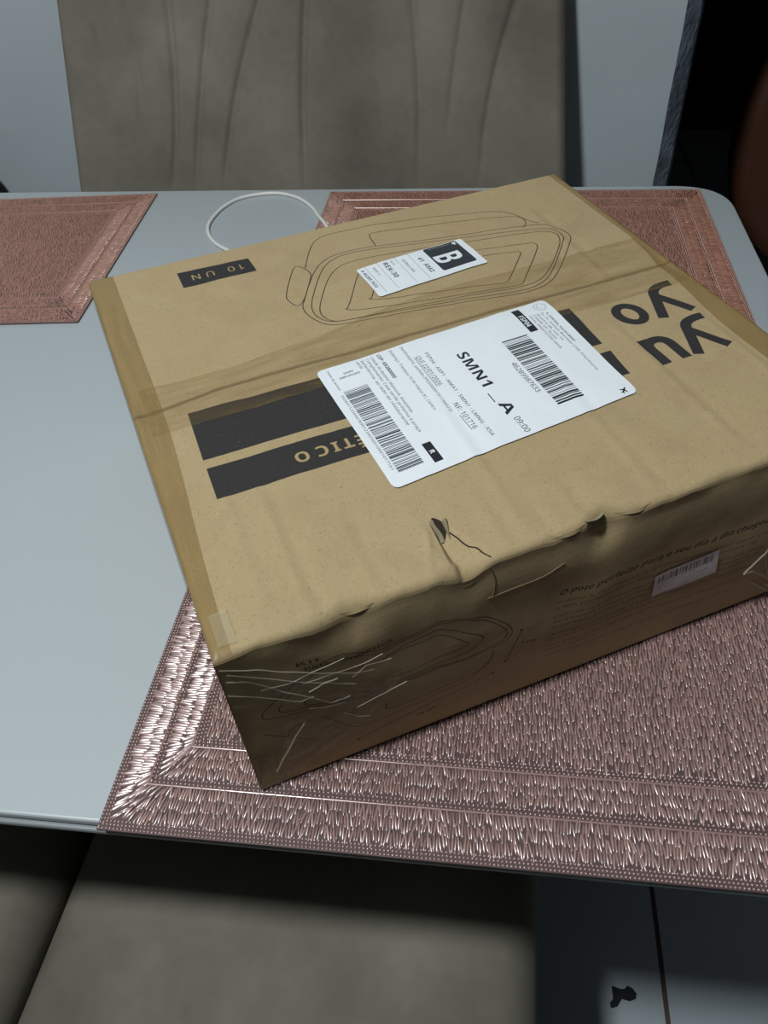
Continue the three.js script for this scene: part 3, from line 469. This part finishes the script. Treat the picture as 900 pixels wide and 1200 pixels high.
{
  // wide chair by the wall: pleated back
  const yb = -0.03, lean = -0.26, cxm = -0.24;
  const t = thing('dining_chair', 'wide taupe suede chair with a pleated back against the far wall', 'chair', [cxm, 0, -1.0]);
  const CR = [[-0.475, 0.195, -0.463, 0.125, -0.469, 0.05], [-0.41, 0.195, -0.415, 0.1, -0.438, -0.02], [-0.352, 0.19, -0.378, 0.1, -0.404, -0.02], [-0.295, 0.175, -0.338, 0.072, -0.363, -0.02], [-0.233, 0.187, -0.244, 0.095, -0.249, -0.02], [-0.155, 0.19, -0.147, 0.11, -0.14, 0.04], [-0.102, 0.182, -0.094, 0.092, -0.095, -0.007], [-0.037, 0.18, -0.05, 0.1, -0.056, 0.045], [0.022, 0.17, -0.001, 0.09, -0.011, 0.003], [-0.53, 0.2, -0.515, 0.15, -0.51, 0.11]];
  const depth = [0.5, 1, 0.85, 0.9, 1, 0.3, 0.75, 0.55, 0.7, 0.35];
  const yOff = 0.36;                                       // bottom of the back below table height
  const dent = (x, y) => {
    let d = 0.0012 * fbm(x * 9, y * 9, 121);
    const X = x + cxm, Y = y - yOff;
    CR.forEach(([x0, y0, x1, y1, x2, y2], i) => {
      const k = (Y - y2) / (y0 - y2), q = clamp(k, -0.3, 1.4);
      const c = x2 + (x0 - x2) * q + (x1 - (x2 + (x0 - x2) * (y1 - y2) / (y0 - y2))) * 4 * q * (1 - q) * (q > 0 && q < 1 ? 1 : 0.3);
      const f = smooth(-0.25, 0.25, k) * depth[i];
      d -= f * (0.006 * gauss(X - c, 0.0028) + 0.004 * gauss(X - c, 0.014));
    });
    return d;
  };
  const g = padded(0.685, 0.578, 0.055, 0.014, 190, 60, dent, (y) => 0.3425 - 0.1 * (y - yOff - yb));
  const m = new THREE.Matrix4().makeShear(0, 0, 0, 0, 0, 0);
  for (const q of g) { const p = q.attributes.position; for (let i = 0; i < p.count; i++) p.setZ(i, p.getZ(i) + lean * (p.getY(i) - yOff - yb)); q.computeVertexNormals(); q.translate(0, T - yOff, -1.03 - 0.0275 + 1.0); }
  obj('backrest', g, M.suede, t, 'pleated suede back');
  obj('seat', padded(0.66, 0.42, 0.08, 0.03, 20, 20).map((q) => q.rotateX(-Math.PI / 2).translate(0, 0.42, 0.36)), M.suede, t);
  for (const sx of [-1, 1]) { obj('leg', rbox(0.04, 0.39, 0.04, sx * 0.29, 0.195, 0.28), M.wood, t); obj('leg', rbox(0.04, 0.4, 0.04, sx * 0.29, 0.2, 0.0), M.wood, t); }
}
function nearChair() {
  const t = thing('dining_chair', 'taupe suede chair tucked under the near table edge, its seat in the middle', 'chair', [-0.138, 0, -0.27], 0.0, 'taupe suede chairs at the near table edge');
  obj('seat', padded(0.412, 0.5, 0.09, 0.032, 24, 24, (x, y) => 0.002 * fbm(x * 7, y * 7, 131) + 0.004 * (1 - (x / 0.2) ** 2)).map((q) => q.rotateX(-Math.PI / 2).translate(0, 0.421, 0.27)), M.suede, t);
  obj('seat_frame', rbox(0.38, 0.05, 0.46, 0, 0.352, 0.02), M.wood, t);
  obj('backrest', padded(0.4, 0.5, 0.06, 0.02, 20, 20).map((q) => q.rotateX(0.14).translate(0, 0.46, 0.34)), M.suede, t);
  for (const sx of [-1, 1]) { obj('leg', rbox(0.04, 0.34, 0.04, sx * 0.17, 0.17, -0.18), M.wood, t); obj('leg', rbox(0.04, 0.36, 0.04, sx * 0.17, 0.18, 0.22), M.wood, t); }
  return t;
}
{
  const a = nearChair(); a.rotation.y = -0.03;
  const b = a.clone(); b.name = numbered('dining_chair'); b.position.set(-0.558, 0, -0.262); b.rotation.y = -0.03; b.userData = { ...a.userData, label: 'taupe suede chair seat just in view at the lower left corner' }; scene.add(b);
}

// ---------- dim things beyond ----------
{
  const c = thing('container', 'black round-shouldered container just in view behind the left placemat by the wall', 'container', [-0.814, 0, -1.075]);
  obj('body', new THREE.LatheGeometry([[0, 0], [0.066, 0], [0.07, 0.006], [0.07, 0.71], [0.068, 0.73], [0.06, 0.748], [0.04, 0.758], [0, 0.76]].map((p) => new THREE.Vector2(...p)), 40), M.black, c);
  obj('cap', new THREE.CylinderGeometry(0.018, 0.02, 0.02, 24).translate(0, 0.767, 0), M.black, c);
  const s = thing('round_back_chair', 'dark brown round-backed chair in the shadowed doorway on the right', 'chair', [0.75, 0, -1.6]);
  const disc = new THREE.Shape(); disc.absellipse(0, 0, 0.265, 0.265, 0, Math.PI * 2);
  obj('backrest', new THREE.ExtrudeGeometry(disc, { depth: 0.02, bevelThickness: 0.025, bevelSize: 0.03, bevelSegments: 6, curveSegments: 40 }).translate(0, T - 0.16, 0.0), M.brown, s);
  obj('seat', new THREE.CylinderGeometry(0.22, 0.21, 0.07, 40).translate(0, 0.435, -0.225), M.brown, s);
  for (const x of [-1, 1]) { obj('leg', rbox(0.035, 0.41, 0.035, x * 0.14, 0.205, -0.36), M.wood, s); obj('leg', rbox(0.035, 0.41, 0.035, x * 0.14, 0.205, -0.1), M.wood, s); }
}
renderer.render(scene, camera);
